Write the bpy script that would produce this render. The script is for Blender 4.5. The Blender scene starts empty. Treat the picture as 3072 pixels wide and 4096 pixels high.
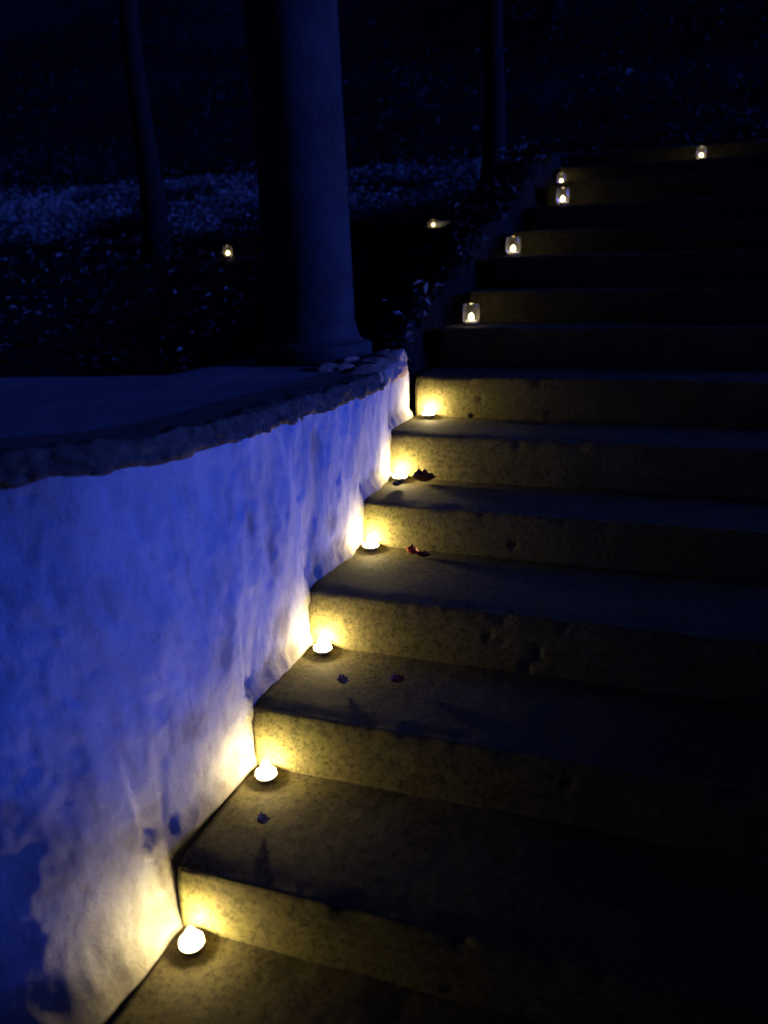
import bpy, bmesh, math, random
from mathutils import Vector, Matrix, noise
R = math.radians
random.seed(11)
scene = bpy.context.scene
C = scene.collection

# ------------------------------------------------------------------ camera
cam_d = bpy.data.cameras.new('camera'); cam = bpy.data.objects.new('camera', cam_d); C.objects.link(cam)
CAM = Vector((0.8629, -1.1386, 1.1790)); YAW, PIT, ROL = R(18.59), R(16.575), R(1.247)
fwd = Vector((-math.sin(YAW)*math.cos(PIT), math.cos(YAW)*math.cos(PIT), -math.sin(PIT)))
rgt = Vector((math.cos(YAW), math.sin(YAW), 0)); dwn = fwd.cross(rgt)
r2 = math.cos(ROL)*rgt + math.sin(ROL)*dwn; d2 = -math.sin(ROL)*rgt + math.cos(ROL)*dwn
m = Matrix((r2, -d2, -fwd)).transposed().to_4x4(); m.translation = CAM
cam.matrix_world = m
cam_d.sensor_fit = 'HORIZONTAL'; cam_d.sensor_width = 36.0; cam_d.lens = 36.0*3077/3072
cam_d.clip_start = 0.02; cam_d.clip_end = 600
cam_d.dof.use_dof = True; cam_d.dof.focus_distance = 2.3; cam_d.dof.aperture_fstop = 2.4
scene.camera = cam

# ------------------------------------------------------------------ sky, blue light, exposure
SUN_EL, SUN_AZ = R(11), R(8)          # light comes from +x, a little from behind
w = bpy.data.worlds.new('World'); scene.world = w; w.use_nodes = True
nt = w.node_tree; bg = nt.nodes['Background']
sky = nt.nodes.new('ShaderNodeTexSky'); sky.sky_type = 'NISHITA'; sky.sun_disc = False
sky.sun_elevation = R(1.0); sky.sun_rotation = math.pi/2 - SUN_AZ
tint = nt.nodes.new('ShaderNodeMix'); tint.data_type = 'RGBA'; tint.blend_type = 'MULTIPLY'; tint.inputs[0].default_value = 1.0
tint.inputs[7].default_value = (0.020, 0.035, 0.42, 1)
nt.links.new(sky.outputs[0], tint.inputs[6]); nt.links.new(tint.outputs[2], bg.inputs[0])
bg.inputs[1].default_value = 0.15
sd = bpy.data.lights.new('sun', 'SUN'); sun = bpy.data.objects.new('sun', sd); C.objects.link(sun)
sd.energy = 2.8; sd.angle = R(14); sd.color = (0.045, 0.105, 1.0)
ldir = Vector((math.cos(SUN_AZ)*math.cos(SUN_EL), math.sin(SUN_AZ)*math.cos(SUN_EL), math.sin(SUN_EL)))
sun.rotation_euler = ldir.to_track_quat('Z', 'Y').to_euler()
scene.view_settings.view_transform = 'Standard'; scene.view_settings.look = 'None'
scene.view_settings.exposure = 0; scene.view_settings.gamma = 1
scene.render.engine = 'CYCLES'
scene.cycles.use_denoising = True
scene.cycles.max_bounces = 6; scene.cycles.diffuse_bounces = 1; scene.cycles.transparent_max_bounces = 16
scene.cycles.sample_clamp_indirect = 4.0
scene.cycles.caustics_reflective = False; scene.cycles.caustics_refractive = False

# ------------------------------------------------------------------ helpers
def tag(o, label=None, cat=None, group=None, kind=None):
    for k, v in (('label', label), ('category', cat), ('group', group), ('kind', kind)):
        if v: o[k] = v
    return o
def empty(name, loc=(0, 0, 0)):
    o = bpy.data.objects.new(name, None); C.objects.link(o); o.location = loc; o.empty_display_size = 0.05
    return o
def link(name, me, mat, parent=None, smooth=True):
    if mat is not None and not me.materials: me.materials.append(mat)
    if smooth: me.polygons.foreach_set('use_smooth', [True]*len(me.polygons))
    o = bpy.data.objects.new(name, me); C.objects.link(o); o.parent = parent
    return o
def pydata(name, vs, fs, mat, parent=None, smooth=True, attr=None):
    me = bpy.data.meshes.new(name); me.from_pydata(vs, [], fs); me.update()
    if attr:
        for an, vals in attr.items():
            a = me.attributes.new(an, 'FLOAT', 'POINT'); a.data.foreach_set('value', vals)
    return link(name, me, mat, parent, smooth)
def nz(x, y, z, s=1.0): return noise.noise(Vector((x*s, y*s, z*s)))
def fb(x, y, z, s=1.0, o=4): return noise.fractal(Vector((x*s, y*s, z*s)), 0.9, 2.1, o)
def sst(a, b, x):
    if a == b: return float(x >= a)
    t = min(1, max(0, (x-a)/(b-a))); return t*t*(3-2*t)
def lerp(a, b, t): return a + (b-a)*t
def lathe(name, prof, mat, parent=None, seg=40, attr=None):
    vs, fs = [], []
    n = len(prof)
    for k in range(seg):
        a = 2*math.pi*k/seg
        for r, z in prof: vs.append((r*math.cos(a), r*math.sin(a), z))
    for k in range(seg):
        k2 = (k+1) % seg
        for j in range(n-1): fs.append((k*n+j, k2*n+j, k2*n+j+1, k*n+j+1))
    return pydata(name, vs, fs, mat, parent)
def grid_faces(nu, nv, off=0):
    return [(off+i*nv+j, off+(i+1)*nv+j, off+(i+1)*nv+j+1, off+i*nv+j+1) for i in range(nu-1) for j in range(nv-1)]

# ------------------------------------------------------------------ materials
class NT:
    def __init__(s, name):
        s.m = bpy.data.materials.new(name); s.m.use_nodes = True; s.t = s.m.node_tree
        s.b = s.t.nodes['Principled BSDF']; s.out = s.t.nodes['Material Output']
        s.co = s.n('ShaderNodeTexCoord').outputs['Object']
    def n(s, k, **kw):
        x = s.t.nodes.new(k)
        for a, b in kw.items(): setattr(x, a, b)
        return x
    def l(s, a, b): s.t.links.new(a, b)
    def noise(s, sc, det=6, rough=.6, vec=None, scale3=None):
        x = s.n('ShaderNodeTexNoise'); x.inputs['Scale'].default_value = sc; x.inputs['Detail'].default_value = det; x.inputs['Roughness'].default_value = rough
        v = vec or s.co
        if scale3:
            mp = s.n('ShaderNodeMapping'); mp.inputs['Scale'].default_value = scale3; s.l(v, mp.inputs[0]); v = mp.outputs[0]
        s.l(v, x.inputs['Vector']); return x.outputs['Fac']
    def ramp(s, f, stops):
        x = s.n('ShaderNodeValToRGB'); e = x.color_ramp.elements
        while len(e) < len(stops): e.new(0.5)
        for k, (p, c) in enumerate(stops):
            e[k].position = p; e[k].color = (*c, 1) if len(c) == 3 else c
        s.l(f, x.inputs[0]); return x.outputs[0]
    def mix(s, f, a, b, mode='MIX'):
        x = s.n('ShaderNodeMix', data_type='RGBA', blend_type=mode)
        for sock, v in ((x.inputs[0], f), (x.inputs[6], a), (x.inputs[7], b)):
            if hasattr(v, 'is_linked') or hasattr(v, 'links'): s.l(v, sock)
            elif isinstance(v, (int, float)): sock.default_value = v
            else: sock.default_value = (*v, 1)
        return x.outputs[2]
    def attr(s, name):
        x = s.n('ShaderNodeAttribute'); x.attribute_name = name; return x.outputs['Fac']
    def bump(s, h, dist, strength=1.0, prev=None):
        x = s.n('ShaderNodeBump'); x.inputs['Distance'].default_value = dist; x.inputs['Strength'].default_value = strength
        s.l(h, x.inputs['Height'])
        if prev: s.l(prev, x.inputs['Normal'])
        return x.outputs[0]
    def fin(s, col, rough=.85, nor=None, spec=.2):
        if hasattr(col, 'links'): s.l(col, s.b.inputs['Base Color'])
        else: s.b.inputs['Base Color'].default_value = (*col, 1)
        s.b.inputs['Roughness'].default_value = rough; s.b.inputs['Specular IOR Level'].default_value = spec
        if nor: s.l(nor, s.b.inputs['Normal'])
        return s.m
M = {}
def mk_plaster():
    k = NT('white_plaster')
    base = k.ramp(k.noise(3.2, 8, .65), [(.30, (.50, .49, .48)), (.55, (.64, .63, .62)), (.8, (.69, .68, .67))])
    streak = k.ramp(k.noise(9, 6, .6, scale3=(1, 1, .22)), [(.30, (.72, .71, .70)), (.6, (1, 1, 1))])
    c = k.mix(.7, base, streak, 'MULTIPLY')
    st2 = k.ramp(k.noise(24, 5, .65, scale3=(1, 1.0, .30)), [(.32, (.72, .71, .70)), (.48, (1, 1, 1)), (.7, (1.08, 1.08, 1.08))])
    c = k.mix(.8, c, st2, 'MULTIPLY')
    spots = k.ramp(k.noise(26, 5, .7), [(.62, (1, 1, 1)), (.74, (.45, .42, .40))])
    c = k.mix(.6, c, spots, 'MULTIPLY')
    bare = k.ramp(k.noise(30, 6, .7), [(.3, (.19, .16, .125)), (.7, (.36, .315, .25))])
    c = k.mix(k.attr('bare'), c, bare)
    nb = k.bump(k.noise(90, 8, .8), .005, 1.0); nb = k.bump(k.noise(14, 6, .6, scale3=(1, 1, .4)), .006, .5, nb)
    return k.fin(c, .9, nb, .1)
def mk_step():
    k = NT('mossy_step_stone')
    base = k.ramp(k.noise(6, 8, .7), [(.25, (.125, .102, .048)), (.55, (.215, .184, .078)), (.8, (.29, .258, .115))])
    moss = k.ramp(k.noise(3.3, 8, .72), [(.50, (0, 0, 0)), (.68, (1, 1, 1))])
    c = k.mix(k.mix(1.0, moss, (.55, .55, .55), 'MULTIPLY'), base, (.20, .21, .042))
    speck = k.ramp(k.noise(75, 4, .8), [(.34, (.25, .24, .22)), (.50, (1, 1, 1)), (.72, (1.5, 1.45, 1.3))])
    c = k.mix(.85, c, speck, 'MULTIPLY')
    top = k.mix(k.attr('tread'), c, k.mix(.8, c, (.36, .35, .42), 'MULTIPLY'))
    nb = k.bump(k.noise(110, 6, .8), .0007, .3); nb = k.bump(k.noise(28, 7, .7), .0012, .2, nb)
    return k.fin(top, .88, nb, .12)
def mk_rock(name, a, b, sc=12, bump=.01):
    k = NT(name)
    c = k.ramp(k.noise(sc, 8, .7), [(.3, a), (.7, b)])
    nb = k.bump(k.noise(sc*4, 7, .75), bump, .8)
    return k.fin(c, .9, nb, .15)
def mk_leaf(name, a, b, trans=.25):
    k = NT(name)
    info = k.n('ShaderNodeNewGeometry').outputs['Random Per Island']
    c = k.ramp(info, [(0, a), (1, b)])
    k.fin(c, .6, None, .25)
    return k.m
def mk_glass():
    k = NT('clear_glass'); t = k.t
    lw = k.n('ShaderNodeLayerWeight'); lw.inputs[0].default_value = .25
    tr = k.n('ShaderNodeBsdfTransparent'); tr.inputs[0].default_value = (.97, .98, .97, 1)
    gl = k.n('ShaderNodeBsdfGlossy'); gl.inputs['Roughness'].default_value = .06
    tl = k.n('ShaderNodeBsdfTranslucent'); tl.inputs[0].default_value = (.9, .88, .86, 1)
    rp = k.n('ShaderNodeMath', operation='MULTIPLY_ADD'); k.l(lw.outputs['Facing'], rp.inputs[0]); rp.inputs[1].default_value = .16; rp.inputs[2].default_value = .045
    m1 = k.n('ShaderNodeMixShader'); k.l(rp.outputs[0], m1.inputs[0]); k.l(tr.outputs[0], m1.inputs[1]); k.l(tl.outputs[0], m1.inputs[2])
    m2 = k.n('ShaderNodeMixShader'); k.l(lw.outputs['Fresnel'], m2.inputs[0]); k.l(m1.outputs[0], m2.inputs[1]); k.l(gl.outputs[0], m2.inputs[2])
    k.l(m2.outputs[0], k.out.inputs[0]); t.nodes.remove(k.b); return k.m
def mk_cup():
    k = NT('translucent_cup')
    d = k.n('ShaderNodeBsdfDiffuse'); d.inputs[0].default_value = (.8, .78, .72, 1)
    t = k.n('ShaderNodeBsdfTranslucent'); t.inputs[0].default_value = (.75, .70, .62, 1)
    x = k.n('ShaderNodeMixShader'); x.inputs[0].default_value = .5
    k.l(d.outputs[0], x.inputs[1]); k.l(t.outputs[0], x.inputs[2]); k.l(x.outputs[0], k.out.inputs[0]); return k.m
def mk_flame(name, s):
    k = NT(name)
    e = k.n('ShaderNodeEmission'); e.inputs[0].default_value = (1, .80, .42, 1); e.inputs[1].default_value = s
    t = k.n('ShaderNodeBsdfTransparent'); a = k.n('ShaderNodeAddShader')
    k.l(e.outputs[0], a.inputs[0]); k.l(t.outputs[0], a.inputs[1]); k.l(a.outputs[0], k.out.inputs[0]); return k.m
M['plaster'] = mk_plaster(); M['step'] = mk_step()
M['coping'] = mk_rock('rough_coping', (.045, .036, .026), (.24, .19, .13), 30, .015)
M['capstone'] = mk_rock('pale_capstone', (.36, .25, .16), (.62, .45, .30), 14, .008)
M['terrace'] = mk_rock('terrace_concrete', (.12, .12, .12), (.22, .22, .21), 5, .004)
def mk_col():
    k = NT('column_stone')
    a = k.ramp(k.noise(5, 8, .7), [(.3, (.035, .035, .034)), (.7, (.085, .082, .076))])
    b = k.ramp(k.noise(8, 6, .65, scale3=(1, 1, .12)), [(.35, (.55, .55, .55)), (.6, (1, 1, 1))])
    return k.fin(k.mix(.8, a, b, 'MULTIPLY'), .9, k.bump(k.noise(40, 8, .75), .006, .8), .1)
M['column'] = mk_col()
M['soil'] = mk_rock('woodland_soil', (.012, .010, .008), (.036, .030, .023), 3, .03)
M['bark'] = mk_rock('tree_bark', (.008, .007, .006), (.026, .022, .019), 18, .02)
M['litter'] = mk_leaf('dry_leaf_litter', (.015, .013, .011), (.075, .065, .052))
M['ivy'] = mk_leaf('lit_band_leaves', (.18, .19, .15), (.34, .35, .31))  # pale tone puts the lit band of the bank into the leaf colour
M['foliage'] = mk_leaf('tree_foliage', (.010, .012, .010), (.030, .034, .028))
M['glass'] = mk_glass(); M['cup'] = mk_cup()
M['wax'] = NT('candle_wax').fin((.85, .80, .70), .4, None, .4)
M['wick'] = NT('burnt_wick').fin((.02, .015, .01), .9)
M['flame'] = mk_flame('candle_flame', 5.0)

# ------------------------------------------------------------------ stairs geometry data
RISE, TR = .165, .3784
ZT = {}                                  # top height of step i (front edge at y = i*TR)
for i in range(-5, 7): ZT[i] = i*RISE
ZT[0] = -.004; ZT[2] = .337; ZT[3] = .487; ZT[4] = .653; ZT[5] = .818
for i, z in zip(range(6, 14), (.985, 1.135, 1.30, 1.445, 1.60, 1.77, 1.90, 2.03)): ZT[i] = z
YT = {i: i*TR for i in ZT}
YT[2] = .741; YT[3] = 1.158; YT[4] = 1.502; YT[0] = .006
XL = {i: -.010 for i in ZT}
for i, x in zip(range(6, 14), (.0, .05, .07, .13, .17, .21, .24, .26)): XL[i] = x
XR = {i: 2.32 for i in ZT}
for i in range(6, 14): XR[i] = 1.62
TOP_I = 13
def stairline(y):
    i = y/TR
    if i <= 6: return i*RISE + .08
    return min(.99 + (i-6)*.149 + .08, 2.06)
def tread_at(y):
    best = -5
    for i in ZT:
        if YT[i] <= y: best = max(best, i)
    return best

# ------------------------------------------------------------------ ground
def prof_left(y):
    pts = [(-30, -1.2), (-4, -.9), (-.5, -.5), (1.0, .35), (2.0, .62), (3.0, 1.0), (4.0, 1.33), (4.50, 1.42), (4.62, 1.56), (5.3, 1.60), (6.2, 1.86), (7.2, 2.15), (9, 2.6), (14, 4.8), (30, 13), (60, 30), (140, 75)]
    for (a, za), (b, zb) in zip(pts, pts[1:]):
        if a <= y <= b: return lerp(za, zb, (y-a)/(b-a))
    return pts[-1][1]
def H(x, y):
    z = prof_left(y + .10*nz(x, 0, 3, .9) + .05*nz(x, y, 1, 3))
    z += .05*nz(x, y, 0, 1.1) + .018*nz(x, y, 5, 5) + (1.2*nz(x, y, 9, .12)*sst(8, 20, y))
    if y < 8:
        sl = stairline(y) - .03
        z = lerp(sl + .03*nz(x, y, 2, 4), z, sst(.08, .62, -x) if x < .5 else sst(1.75, 3.2, x))
        # cut the stair trench
        i = max(-5, min(TOP_I, tread_at(y)))
        lo = XL[i] - .03; hi = XR[i] + .02
        if lo < x < hi and y < YT[TOP_I] + .5: z = min(z, stairline(y) - .34)
        if y < 1.95 and (-1.0 < x < .5): z = min(z, stairline(y) - .40)
        if y < 1.95 and x <= -1.0: z = min(z, .30)
        if y < 1.95 and 2.2 < x: z = min(z, .55)
    return z
def axis(a, b, fine0, fine1, step, grow=1.22):
    xs = []; x = fine0
    while x <= fine1: xs.append(x); x += step
    s = step; x = xs[-1]
    while x < b: s *= grow; x += s; xs.append(x)
    s = step; x = xs[0]
    while x > a: s *= grow; x -= s; xs.insert(0, x)
    return xs
gx = axis(-120, 120, -7.0, 2.6, .075); gy = axis(-40, 140, -1.0, 8.0, .075)
vs = [(x, y, H(x, y)) for x in gx for y in gy]
ground = pydata('ground', vs, grid_faces(len(gx), len(gy)), M['soil'])
ground['kind'] = 'structure'

# ------------------------------------------------------------------ stairs
stairs = empty('stone_stairs', (0, 0, -.8))
tag(stairs, 'mossy stone garden stairs climbing past the white wall', 'stairs')
def make_step(i):
    y0, z1 = YT[i], ZT[i]
    y1 = (YT[i+1] if i < TOP_I else y0 + 1.6) + .06
    z0 = ZT.get(i-1, z1 - RISE) - .04
    x0, x1 = XL[i], XR[i]
    rough = 1.0 if i < 8 else 1.4
    prof = []
    nf = 16 if -2 < i < 9 else 8
    for k in range(nf): prof.append((y0, lerp(z0, z1-.010, k/(nf-1)), 0, -1, 0))
    for a in (30, 60): prof.append((y0+.010-.010*math.cos(R(a)), z1-.010+.010*math.sin(R(a)), 1, -math.cos(R(a)), math.sin(R(a))))
    nt_ = 30 if -2 < i < 9 else 14
    for k in range(nt_): prof.append((lerp(y0+.010, y1, k/(nt_-1)), z1, 2, 0, 1))
    xs = [x0]; s = .012 if -2 < i < 9 else .03
    while xs[-1] < x1:
        xs.append(min(x1, xs[-1] + s));
        if xs[-1] > .75: s = min(.06, s*1.06)
    vs, fs, at = [], [], []
    n = len(prof)
    def pt(x, p):
        y, z, kind, ny, nz_ = p
        d = (.0016*fb(x, y, z, 6, 3) + .0008*fb(x, y, z, 34, 3) + .0010*fb(x, y, i, 75, 2)) if kind == 2 else (.0010*fb(x, y, z, 4, 2) + .0002*fb(x, y, z, 34, 3))
        # worn, chipped edge
        e = 1 - min(1, math.hypot(y-y0, z-z1)/.05)
        if e > 0 and i < 6: d -= e*.020*max(0, 1-(x-x0)/.045)*(.6+.5*nz(i, x*20, 0, 1.9))
        if e > 0: d -= e*(.004 + .010*max(0, fb(x, i*3.1, 0, 9, 3)))
        # pits in the riser and worn hollows in the tread
        q = fb(x*1.0, y+i*7, z, 17, 3)
        if q > .75 and kind != 2: d -= min(.012, (q-.75)*.035)
        if kind == 2: d -= .006*math.exp(-((x-.9)/.5)**2)*max(0, fb(x, y, 0, 2, 2)+.6)
        return (x, y + ny*d*rough, z + nz_*d*rough)
    for x in xs:
        for p in prof:
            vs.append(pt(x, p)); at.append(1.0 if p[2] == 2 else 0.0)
    fs = grid_faces(len(xs), n)
    # end caps and back/bottom
    for xi in (0, len(xs)-1):
        base = xi*n; c = len(vs); x = xs[xi]
        vs.append((x, y1, z0)); at.append(0.)
        ring = [base+k for k in range(n)] + [c]
        fs.append(tuple(ring) if xi == 0 else tuple(reversed(ring)))
    a0, a1 = len(vs)-2, len(vs)-1
    fs.append((n-1, (len(xs)-1)*n+n-1, a1, a0)); fs.append((0, a0, a1, (len(xs)-1)*n))
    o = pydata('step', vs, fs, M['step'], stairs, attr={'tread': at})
    o.location = (0, 0, .8)
    return o
for i in range(-4, TOP_I+1): make_step(i)

# ------------------------------------------------------------------ white wall beside the stairs
TOPC = [(-.030, 1.88), (-.012, 1.62), (.012, 1.4), (.016, 1.15), (-.012, .77), (-.022, .48), (-.07, .25), (-.16, .08), (-.29, -.012), (-.55, -.14), (-1.0, -.28), (-2.2, -.5), (-4.5, -.8)]
BOTC = [(-.030, 1.88), (-.018, 1.62), (-.016, 1.4), (-.016, 1.15), (-.016, .77), (-.016, .48), (-.016, .22), (-.018, .0), (-.032, -.17), (-.11, -.36), (-.40, -.58), (-1.8, -.90), (-4.3, -1.2)]
def cr(P, s):
    k = min(len(P)-2, max(0, int(s))); t = s-k
    g = lambda q: Vector(P[min(len(P)-1, max(0, q))])
    a, b, c, d = g(k-1), g(k), g(k+1), g(k+2)
    return .5*((2*b) + (c-a)*t + (2*a-5*b+4*c-d)*t*t + (3*b-a-3*c+d)*t**3)
WT, WB = .832, -.55
BLOBS = [(-.16, .115, .10, .12), (.33, .33, .045, .09), (.56, .50, .04, .10), (.86, .74, .05, .05), (.20, .21, .06, .05), (.60, .30, .05, .05), (.95, .47, .04, .05), (.02, .05, .06, .05), (-.33, .0, .07, .10), (.47, .62, .02, .03)]
def wall_pt(s, v):
    """s along the curve from far to near, v 0..1 upward"""
    t, b = cr(TOPC, s), cr(BOTC, s)
    f = max(0, (lerp(WB, WT, v)+.17)/(WT+.17))
    p = b.lerp(t, f**.6)
    z = lerp(WB, WT, v)
    tan = cr(TOPC, s+.01).lerp(cr(BOTC, s+.01), 1-f) - t.lerp(b, 1-f)
    nrm = Vector((-tan.y, tan.x)); nrm.normalize()
    if nrm.x < 0 and nrm.y > 0: nrm = -nrm
    return p.x, p.y, z, nrm
def build_wall():
    S = []; s = 0.0
    while s < 12:
        S.append(s)
        L = (cr(TOPC, s+.05)-cr(TOPC, s)).length/.05
        st = .0085 if s < 9 else .05
        s += st/max(L, .05)
    S.append(12.0)
    NV = 150
    vs, bare = [], []
    for s in S:
        for j in range(NV):
            v = j/(NV-1)
            x, y, z, n = wall_pt(s, v)
            i = tread_at(y); zt = ZT[i] if y < 1.9 else ZT[4]
            h = z - zt
            p = (y - YT[i])/TR
            d = .006*fb(x, y, z*.7, 3.0, 2) + .0034*nz(x, y+z*.35, z*.35, 17) + .0012*fb(x, y, z, 40, 3) + .0022*fb(x, y + z*.25, z*.55, 21, 3)
            # trowelled ridges running steeply down the face
            rid = noise.noise(Vector((y*10 - z*3.2, z*1.8, 3.1)))
            d += .0030*rid + .0018*noise.noise(Vector((y*24 - z*8, z*3.5, 9.1)))
            # plaster steps back just past each nosing
            g = sst(.0, .035, p + .01*nz(0, z, i, 22))*(1 - sst(.10, .9, p))
            d -= (.013 + .006*nz(i, 0, 0, 1.7))*g*(1 - sst(.10, .32, h + .07*nz(y, z, 0, 9)))
            d += .010*(1-sst(.85, 1.0, 1-p))*0
            # fillet foot of the plaster near the treads stays clear of the candle jars
            low = 1 - sst(.06, .18, h)
            d = lerp(d, min(d, .003), low) + .018*(1 - sst(.0, .05, h + .02*nz(y, z, 4, 20)))
            # deep little holes
            q = noise.noise(Vector((y*36, z*22, 7.7))) + .25*nz(y, z, 1, 80)
            if q > .52: d -= (q-.52)*.009
            q2 = fb(y, z, 2.2, 9, 3)
            bb = sst(.7, 1.1, q2)*.5
            for by, bz, ry, rz in BLOBS:
                e = math.hypot((y-by)/ry, (z-bz)/rz) + .55*fb(y, z, by*9, 10, 2) + .25*fb(y, z, by*5, 45, 3)
                bb = max(bb, .55*(1 - sst(.3, 1.2, e)))
            # crumbled lower fringe
            fr = 1 - sst(.0, .055, h - .03 + .05*fb(y, z, 1.0, 11, 4))
            bb = max(bb, .75*fr)
            d -= .003*bb*(1 + .8*nz(y, z, 0, 45))
            bare.append(min(1, bb)); vs.append((x + n.x*d, y + n.y*d, z))
    fs = grid_faces(len(S), NV)
    fs = [tuple(reversed(f)) for f in fs]
    # flat end towards the hill
    c = len(vs); nb = 12
    for k in range(nb+1):
        for j in range(NV):
            x, y, z = vs[j]
            t = k/nb
            vs.append((x - .34*t - .0, y + .02*math.sin(t*3) + .012*fb(x-.3*t, z, 0, 9, 3), z)); bare.append(bare[j]*.5)
    fs += [(c+k*NV+j, c+k*NV+j+1, c+(k+1)*NV+j+1, c+(k+1)*NV+j) for k in range(nb) for j in range(NV-1)]
    fs += [(j, j+1, c+j+1, c+j) for j in range(NV-1)]
    return vs, fs, bare
wall = empty('white_wall', (0, 1.0, -.5))
tag(wall, 'lumpy whitewashed plaster wall beside the stairs, lit blue', 'wall')
wv, wf, wb = build_wall()
wo = pydata('plaster_face', wv, wf, M['plaster'], wall, attr={'bare': wb}); wo.location = (0, -1.0, .5)

# rough coping band along the top of the wall
def build_coping():
    S = []; s = 2.0
    while s < 12:
        S.append(s); L = (cr(TOPC, s+.05)-cr(TOPC, s)).length/.05
        s += (.010 if s < 9 else .05)/max(L, .05)
    prof = []
    for k in range(4): prof.append((lerp(-.03, .003, k/3), -.005))
    for k in range(1, 7): prof.append((lerp(.004, -.006, k/6), lerp(-.003, .048, k/6)))
    for k in range(1, 26): prof.append((lerp(-.006, -.20, (k/25)**1.3), .052))
    vs = []
    for s in S:
        x, y, z, n = wall_pt(s, 1.0)
        for o, dz in prof:
            px, py = x+n.x*o, y+n.y*o; pz = WT+dz
            edge = 1 - sst(.0, .13, -o)
            d = edge*(.008*fb(px, py, pz, 9, 4) + .010*fb(px, py, pz, 42, 3))
            dn = .008*edge*nz(px, py, 2, 9) + (.014*fb(px, py, 1, 10, 4)*edge if dz < .02 else 0)
            if dz > .05: dn += edge*.008*fb(px, py, 0, 22, 3) - .004*(1-edge)
            vs.append((px+n.x*d, py+n.y*d, pz+dn))
    return vs, [tuple(reversed(f)) for f in grid_faces(len(S), len(prof))]
cv, cf = build_coping()
co = pydata('coping', cv, cf, M['coping'], wall); co.location = (0, -1.0, .5)
# rubble stones on the end of the wall
def rock(name, loc, size, rot, mat, parent, seed, pl=(0, 0, 0)):
    bm = bmesh.new(); bmesh.ops.create_icosphere(bm, subdivisions=4, radius=1)
    for vtx in bm.verts:
        c = vtx.co.copy(); mx = max(abs(c.x), abs(c.y), abs(c.z))
        c = c.lerp(c/mx, .55)
        c *= 1 + .16*fb(c.x+seed, c.y, c.z, 1.3, 3) + .05*fb(c.x, c.y+seed, c.z, 4, 3)
        vtx.co = Vector((c.x*size[0], c.y*size[1], c.z*size[2]))
    me = bpy.data.meshes.new(name); bm.to_mesh(me); bm.free()
    o = link(name, me, mat, parent); o.location = Vector(loc)-Vector(pl); o.rotation_euler = rot; return o
for k, (loc, size, rot) in enumerate((((-.095, 1.80, .868), (.078, .074, .055), (.1, -.1, .1)), ((-.085, 1.655, .862), (.080, .075, .042), (0, .1, -.1)), ((-.070, 1.515, .856), (.075, .068, .036), (.1, 0, .2)), ((-.25, 1.76, .866), (.07, .07, .04), (0, 0, .9)), ((-.060, 1.395, .852), (.070, .060, .031), (.1, 0, .1)), ((-.22, 1.56, .864), (.07, .10, .03), (0, 0, .3)))):
    rock('cap_stone', loc, size, rot, M['capstone'], wall, k*3.3, (0, 1.0, -.5))

# ------------------------------------------------------------------ terrace floor behind the coping
def build_terrace():
    inner = []
    for k in range(0, 61):
        s = 12*k/60
        x, y, z, n = wall_pt(s, 1.0)
        inner.append((x-n.x*.17, y-n.y*.17))
    outer = [(-.06, 1.98), (-.10, 2.12), (-.5, 2.18), (-.80, 2.02), (-.82, 1.36), (-1.41, 1.18), (-2.2, 1.0), (-3.2, .75), (-5.0, .35)]
    out2 = []
    for k in range(61):
        t = k/60*(len(outer)-1); q = min(len(outer)-2, int(t)); out2.append(tuple(Vector(outer[q]).lerp(Vector(outer[q+1]), t-q)))
    NV = 24; vs = []
    for (a, b) in zip(inner, out2):
        for j in range(NV):
            t = j/(NV-1); x, y = lerp(a[0], b[0], t), lerp(a[1], b[1], t)
            e = sst(.9, 1, t)
            vs.append((x + .02*e*nz(x, y, 0, 8), y + .02*e*nz(x, y, 3, 8), .8745 + .004*nz(x, y, 0, 2.5) + .002*nz(x, y, 0, 11) - .006*e))
        vs.append((b[0] + .02*nz(b[0], b[1], 0, 8), b[1] + .02*nz(b[0], b[1], 3, 8), .45))
    return vs, grid_faces(61, NV+1)
tv, tf = build_terrace()
ter = pydata('terrace', tv, [tuple(reversed(f)) for f in tf], M['terrace']); ter['kind'] = 'structure'

# ------------------------------------------------------------------ column on the terrace corner
colr = empty('round_column', (-.435, 1.86, .876)); colr.rotation_euler = (0, R(-1.4), 0)
tag(colr, 'smooth round stone column with flared foot on the terrace corner', 'column')
prof = [(.0, .02), (.238, .0), (.242, .004), (.243, .05), (.240, .056)]
prof += [(.236+.004*math.sin(R(a)), .058+.02*(a+90)/180) for a in range(-90, 91, 30)]
lathe('foot', [(.0, .0)] + [(.232, .0), (.240, .006), (.241, .060), (.236, .068), (.228, .072)] + [(.180+.048*(1-math.sin(R(a))), .072+.075*(1-math.cos(R(a)))) for a in range(0, 91, 15)] + [(.176, .150)], M['column'], colr, 64)
lathe('shaft', [(.1755, .147)] + [(.1755 - .010*(k/30)**1.6, .147 + 2.75*k/30) for k in range(31)], M['column'], colr, 64)
lathe('capital', [(.164, 2.895), (.182, 2.90), (.184, 2.93), (.170, 2.94), (.172, 2.99), (.22, 3.05), (.24, 3.06), (.24, 3.13), (.0, 3.135)], M['column'], colr, 64)

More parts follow.
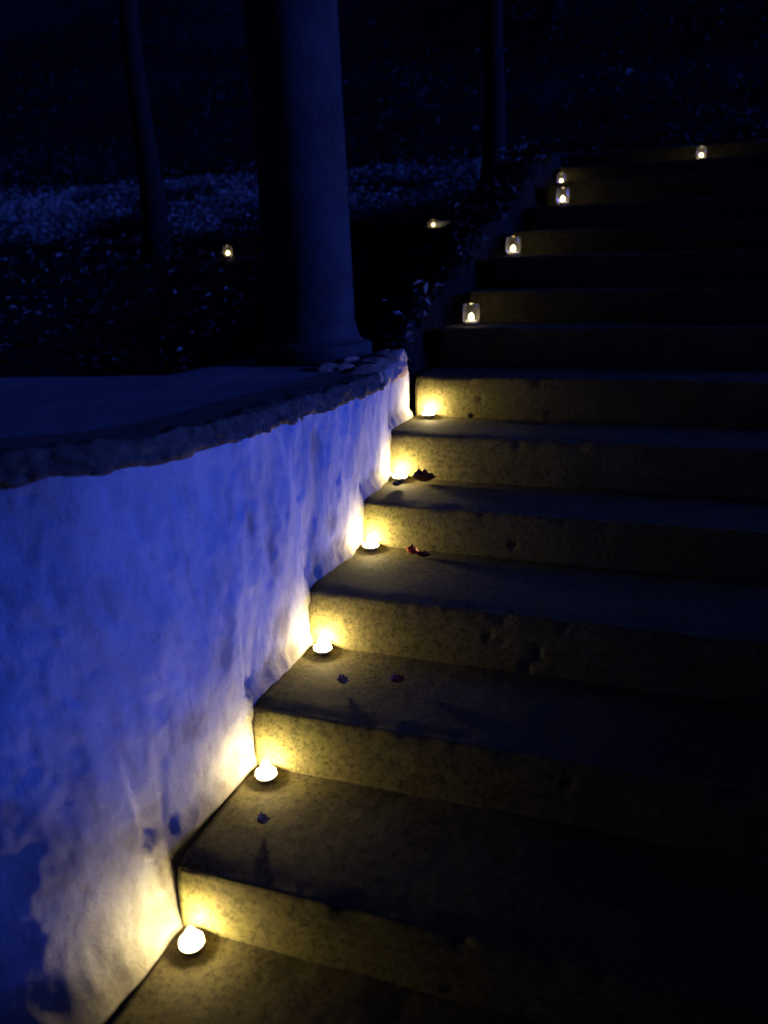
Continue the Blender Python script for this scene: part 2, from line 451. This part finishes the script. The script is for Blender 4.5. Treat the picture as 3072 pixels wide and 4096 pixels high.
# ------------------------------------------------------------------ unseen parapet, added to shade the treads and the wall foot
par = empty('shade_parapet', (2.5, 0, -.9))
tag(par, 'unseen plastered parapet added right of the stairs to block the blue light', 'wall')
vs = []; NU, = (60,)
ring = [(2.34, -1.2), (2.34, .50), (2.32, .51), (2.32, .56), (2.68, .56), (2.68, .51), (2.66, .50), (2.66, -1.2)]
for k in range(NU):
    y = lerp(-4, 1.88, k/(NU-1))
    for x, z in ring: vs.append((x-2.5+.008*fb(x, y, z, 4, 3), y, z+.9+.006*fb(x, y, z, 6, 3)))
n = len(ring)
fs = [tuple(reversed(f)) for f in grid_faces(NU, n)] + [tuple(range(n)), tuple(reversed(range((NU-1)*n, NU*n)))]
pydata('shade_block', vs, fs, M['plaster'], par, smooth=False)

# ------------------------------------------------------------------ candles in glass jars
def candle_meshes():
    P = {}
    t = empty('proto')
    P['glass_jar'] = lathe('glass_jar', [(.0, .002), (.030, .0015), (.0345, .004), (.0365, .012), (.0380, .035), (.0382, .060), (.0368, .082), (.0358, .094), (.0350, .0955), (.0342, .094)], M['glass'], t, 48).data
    P['tealight_cup'] = lathe('tealight_cup', [(.0, .0045), (.0150, .0048), (.0200, .0070), (.0240, .0115), (.0256, .0165), (.0252, .0215), (.0246, .0225), (.0240, .0218)], M['cup'], t, 36).data
    P['wax'] = lathe('wax', [(.0, .0150), (.010, .0152), (.0243, .0165)], M['wax'], t, 36).data
    P['wick'] = lathe('wick', [(.0, .0150), (.0008, .0150), (.0007, .0235), (.0, .024)], M['wick'], t, 8).data
    fl = [(.0, .0200)] + [(.0128*max(0, math.sin(math.pi*(k/14)**.85))**.7+.0001, .0190+.036*k/14) for k in range(1, 14)] + [(.0, .0555)]
    P['flame'] = lathe('flame', fl, M['flame'], t, 18).data
    for o in list(t.children): bpy.data.objects.remove(o)
    bpy.data.objects.remove(t)
    return P
CP = candle_meshes()
def candle(x, y, z, power, label, rot=0., sc=1.0, jar=True):
    t = empty('candle_jar' if jar else 'tealight_candle', (x, y, z)); t.rotation_euler = (0, 0, rot); t.scale = (sc,)*3
    tag(t, label, 'candle', 'candles in glass jars' if jar else 'tealight candles along the white wall')
    for k in (('glass_jar',) if jar else ()) + ('tealight_cup', 'wax', 'wick', 'flame'):
        o = bpy.data.objects.new(k, CP[k]); C.objects.link(o); o.parent = t
    ld = bpy.data.lights.new('flame_light', 'POINT'); ld.energy = power; ld.color = (1.0, .79, .37); ld.shadow_soft_size = .007
    l = bpy.data.objects.new('flame_light', ld); C.objects.link(l); l.parent = t; l.location = (0, 0, .0335)
    return t
PW = 2.3; PJ = .04
LOW = [(-1, .046, -.050, 'lit tealight before the pitted riser at the foot of the wall'),
       (0, .046, .328, 'lit tealight one step above the pitted riser, before a small curled leaf'),
       (1, .044, .690, 'lit tealight on the step with two leaf scraps behind it'),
       (2, .050, 1.104, 'lit tealight beside a bright red fallen leaf'),
       (3, .047, 1.452, 'lit tealight touching a large dark maroon leaf'),
       (4, .050, 1.838, 'lit tealight at the end of the white wall below the cap stones')]
for k, (i, x, y, lb) in enumerate(LOW): candle(x - (.005 if i < 1 else -.004), YT[i+1] - (.043 if i < 1 else .036), ZT[i]-.004, PW, lb, k*.9, 1.06, False)
candle(.11, 2.40, ZT[6]+.002, PJ, 'clear candle jar on first step above the white wall, lighting a brown riser', .4)
candle(.17, 3.16, ZT[8]+.002, PJ*.8, 'clear candle jar on step edge beside thin tree, third above the white wall', 1.2)
candle(.34, 3.90, ZT[10]+.002, PJ*.8, 'clear candle jar with a dimmer candle peeping over it from behind', 2.2)
candle(.27, 4.44, ZT[11]+.002, PJ*.3, 'dim candle half hidden behind a step edge above a brighter jar', .3, .74)
candle(1.13, 4.68, ZT[12]+.002, PJ, 'lone candle far to the right on a high step, away from the other jars', .8, .78)

# ------------------------------------------------------------------ fallen leaves on the treads
def leaf_mesh(name, L, W, curl, seed, mat):
    n, mrow = 12, 6; vs = []; fs = []
    for k in range(n+1):
        t = k/n
        wd = W*math.sin(math.pi*min(1, t**.8))**.8*(1 + .18*math.sin(t*22+seed)) + .0006
        for j in range(-mrow, mrow+1):
            u = j/mrow
            vs.append(((t-.5)*L, u*wd, curl*(u*u)*wd*1.6 + curl*L*.5*(t-.5)**2*2 + .003 + .0025*nz(t*3, u*2, seed, 2)))
    nv = 2*mrow+1
    fs = grid_faces(n+1, nv)
    b = len(vs)
    for k in range(5):   # stalk
        t = k/4; x = .5*L + t*L*.35; z = .003 + curl*L*.25 + t*.004
        vs += [(x, -.0007, z), (x, .0007, z), (x, 0, z+.0012)]
    for k in range(4):
        for a in range(3): fs.append((b+k*3+a, b+k*3+(a+1) % 3, b+k*3+3+(a+1) % 3, b+k*3+3+a))
    me = bpy.data.meshes.new(name); me.from_pydata(vs, [], fs); me.update(); me.materials.append(mat); return me
def leafmat(name, a, b):
    k = NT(name); c = k.ramp(k.noise(60, 5, .6), [(.3, a), (.7, b)]); return k.fin(c, .55, k.bump(k.noise(150, 4), .001), .3)
ML = {'red': leafmat('red_leaf', (.28, .02, .015), (.42, .07, .04)), 'maroon': leafmat('maroon_leaf', (.05, .008, .010), (.13, .02, .02)), 'tan': leafmat('tan_leaf', (.35, .24, .12), (.6, .45, .28)), 'brown': leafmat('brown_leaf', (.07, .04, .02), (.16, .09, .045))}
def leaf(x, y, i, L, W, curl, rz, mat, label, tilt=(0, 0)):
    me = leaf_mesh('fallen_leaf', L, W, curl, x*31+y*7, ML[mat])
    o = link('fallen_leaf', me, None); o.location = (x, y, ZT[i]+.004); o.rotation_euler = (tilt[0], tilt[1], rz)
    tag(o, label, 'leaf', 'fallen leaves on the treads'); return o
leaf(.150, 1.440, 3, .085, .024, .9, .25, 'maroon', 'large dark maroon leaf curled against a tealight', (.15, 0))
leaf(.205, 1.095, 2, .045, .014, 1.0, -.3, 'red', 'bright red curled leaf beside a tealight')
leaf(.245, 1.080, 2, .05, .012, .7, .1, 'maroon', 'dark maroon leaf next to the bright red one')
leaf(.174, .540, 1, .032, .010, 1.2, .15, 'tan', 'pale tan leaf scrap standing in the candlelight')
leaf(.312, .585, 1, .04, .012, .9, .5, 'red', 'reddish leaf scrap in the dark beside the pale tan scrap')
leaf(.117, .172, 0, .030, .010, 1.3, .7, 'tan', 'small curled tan leaf in front of the second candle')
leaf(.232, 1.836, 4, .028, .010, 1.1, .2, 'brown', 'small brown leaf on the step below the cap stones')
leaf(.075, 1.36, 3, .04, .011, .7, .9, 'brown', 'brown leaf lying in front of the maroon leaf')

# ------------------------------------------------------------------ candles off on the bank
BC1 = (-2.14, 4.26); BC2 = (-.68, 4.74)
candle(*BC1, H(*BC1)+.0, PJ*.6, 'lone candle on the dark bank left of the column', .2, .85)
candle(*BC2, H(*BC2)+.0, PJ*.2, 'candle behind the ledge lighting a pale stone', .2, .6)
rs = rock('pale_stone', (BC2[0]+.02, BC2[1]+.10, H(BC2[0], BC2[1]+.10)+.01), (.13, .05, .035), (0, 0, .1), M['plaster'], None, 4.4)
tag(rs, 'pale flat stone just behind the ledge candle', 'stone')

# ------------------------------------------------------------------ leaf litter and ground ivy on the bank
def scatter(name, count, area, size, mat, label, lift, dens=None, seed=1):
    rnd = random.Random(seed); vs, fs = [], []
    tries = 0
    while len(fs) < count*2 and tries < count*6:
        tries += 1
        x = rnd.uniform(area[0], area[1]); y = rnd.uniform(area[2], area[3])
        if dens and rnd.random() > dens(x, y): continue
        z = H(x, y) + rnd.random()**2*lift + .006
        s = rnd.uniform(*size)
        q = Matrix.Rotation(rnd.uniform(0, 6.28), 3, 'Z') @ Matrix.Rotation(rnd.gauss(0, .55), 3, 'X') @ Matrix.Rotation(rnd.gauss(0, .55), 3, 'Y')
        b = len(vs); o = Vector((x, y, z)); cu = rnd.uniform(.05, .3)*s
        for c in ((-.6*s, 0, 0), (0, -.32*s, cu), (.6*s, 0, 0), (0, .32*s, cu)): vs.append(o + q @ Vector(c))
        fs.append((b, b+1, b+2)); fs.append((b, b+2, b+3))
    o = pydata(name, vs, fs, mat, smooth=False); tag(o, label, 'leaves', kind='stuff'); return o
def off_stairs(x, y):
    if XL[max(-5, min(TOP_I, tread_at(y)))] - .03 < x < 1.66 and y < 6.4 or math.hypot(x-BC1[0], y-BC1[1]) < .13 or math.hypot(x-BC2[0], y-BC2[1]) < .13: return 0
    return max(.35 + .65*sst(4.6, 5.2, y), sst(-.9, -.4, x))
scatter('leaf_litter', 26000, (-8, 3.2, 1.95, 9.5), (.035, .075), M['litter'], 'dry leaf litter covering the dark bank', .03, off_stairs, 3)
def ivy_d(x, y):
    if -.05 < x < 1.7 and y < 6.4: return 0
    b = sst(4.9, 5.3, y)*(1-sst(7.2, 8.2, y)); low = .02
    if math.hypot(x-BC1[0], y-BC1[1]) < .22 or math.hypot(x-BC2[0], (y-BC2[1]-.1)*.8) < .2: return 0
    return max(low, b)*sst(-.35, .5, fb(x, y, 0, 1.1, 3))
scatter('ground_ivy', 52000, (-9, 3.2, 2.2, 8.5), (.026, .05), M['ivy'], 'low ivy on the bank behind the ledge, coloured pale as its lit band', .16, ivy_d, 5)

# ------------------------------------------------------------------ trees
def tube(path, rads, seg=10, seed=0):
    vs, fs = [], []
    n = len(path)
    for k, (p, r) in enumerate(zip(path, rads)):
        d = (path[min(n-1, k+1)] - path[max(0, k-1)]).normalized()
        a = d.orthogonal().normalized() if k == 0 else (a - d*a.dot(d)).normalized()
        b = d.cross(a)
        for j in range(seg):
            an = 2*math.pi*j/seg
            rr = r*(1 + .10*nz(math.cos(an)*1.5, math.sin(an)*1.5 + seed, p.z*1.3))
            vs.append(p + a*math.cos(an)*rr + b*math.sin(an)*rr)
    for k in range(n-1):
        for j in range(seg): fs.append((k*seg+j, k*seg+(j+1) % seg, (k+1)*seg+(j+1) % seg, (k+1)*seg+j))
    return vs, fs
def tree(x, y, h, r, label, seed, lean=(0, 0), leaves=2600, crown0=.5):
    rnd = random.Random(seed)
    z0 = H(x, y) - .08
    t = empty('woodland_tree', (x, y, z0)); tag(t, label, 'tree', 'trees on the dark bank')
    vs, fs = [], []
    def add(path, rads, seg):
        v, f = tube(path, rads, seg, seed); b = len(vs)
        vs.extend(v); fs.extend(tuple(i+b for i in q) for q in f)
    N = 16
    tp = [Vector((lean[0]*h*k/N + .05*nz(k*.4, seed, 0)*h*.12, lean[1]*h*k/N + .05*nz(k*.4, seed, 5)*h*.12, h*k/N)) for k in range(N+1)]
    tr = [r*(1 - .75*k/N)*(1 + .55*math.exp(-k*1.4)) for k in range(N+1)]
    add(tp, tr, 14)
    tips = []
    for q in range(13):
        k = rnd.uniform(crown0*.8, .97); i0 = min(N-1, int(k*N)); p = tp[i0].lerp(tp[i0+1], k*N-i0)
        az = rnd.uniform(0, 6.28); L = h*rnd.uniform(.16, .30)*(1.15-k*.5); up = rnd.uniform(.15, .7)
        path = [p + Vector((math.cos(az)*L*s, math.sin(az)*L*s, up*L*s + .12*L*s*s)) + Vector((nz(s*2, q, seed), nz(s*2, q, seed+4), 0))*.12*L*s for s in (0, .25, .5, .75, 1)]
        add(path, [r*.32*(1-.8*s)*(1.2-k) + .006 for s in (0, .25, .5, .75, 1)], 6)
        tips += path[1:]
    pydata('trunk', vs, fs, M['bark'], t)
    vs, fs = [], []
    for q in range(leaves):
        c = rnd.choice(tips); cl = h*.075
        o = c + Vector((rnd.gauss(0, cl), rnd.gauss(0, cl), rnd.gauss(0, cl*.7)))
        s = rnd.uniform(.06, .13)
        m3 = Matrix.Rotation(rnd.uniform(0, 6.28), 3, 'Z') @ Matrix.Rotation(rnd.uniform(-1.2, 1.2), 3, 'X') @ Matrix.Rotation(rnd.uniform(-1.2, 1.2), 3, 'Y')
        b = len(vs)
        for cc in ((-.6*s, 0, 0), (0, -.33*s, .1*s), (.6*s, 0, 0), (0, .33*s, .1*s)): vs.append(o + m3 @ Vector(cc))
        fs.append((b, b+1, b+2)); fs.append((b, b+2, b+3))
    pydata('crown', vs, fs, M['foliage'], t, smooth=False)
    return t
tree(-2.75, 4.25, 6.5, .085, 'slim dark tree trunk left of the column by the ledge', 3, (-.008, 0))
tree(-.52, 6.2, 7.5, .095, 'slim trunk rising behind the upper candle jars', 5, (-.01, 0))
for k, (x, y, h, r, lb) in enumerate(( (-1.4, 17, 12, .17, 'tall tree deep in the wood behind the stairs'), (5.6, 17.5, 11, .16, 'tall tree deep in the wood past the landing'))):
    tree(x, y, h, r, lb, 20+k, (random.uniform(-.03, .03), 0), 3200, .35)

# dark undergrowth on the slope behind the bank
def under_d(x, y): return sst(-.2, .45, fb(x, y, 0, .5, 3)) if not (-.1 < x < 1.7 and y < 8.5) else 0
scatter('undergrowth', 22000, (-16, 10, 7.6, 24), (.05, .12), M['foliage'], 'dark undergrowth covering the wooded slope', .55, under_d, 9)
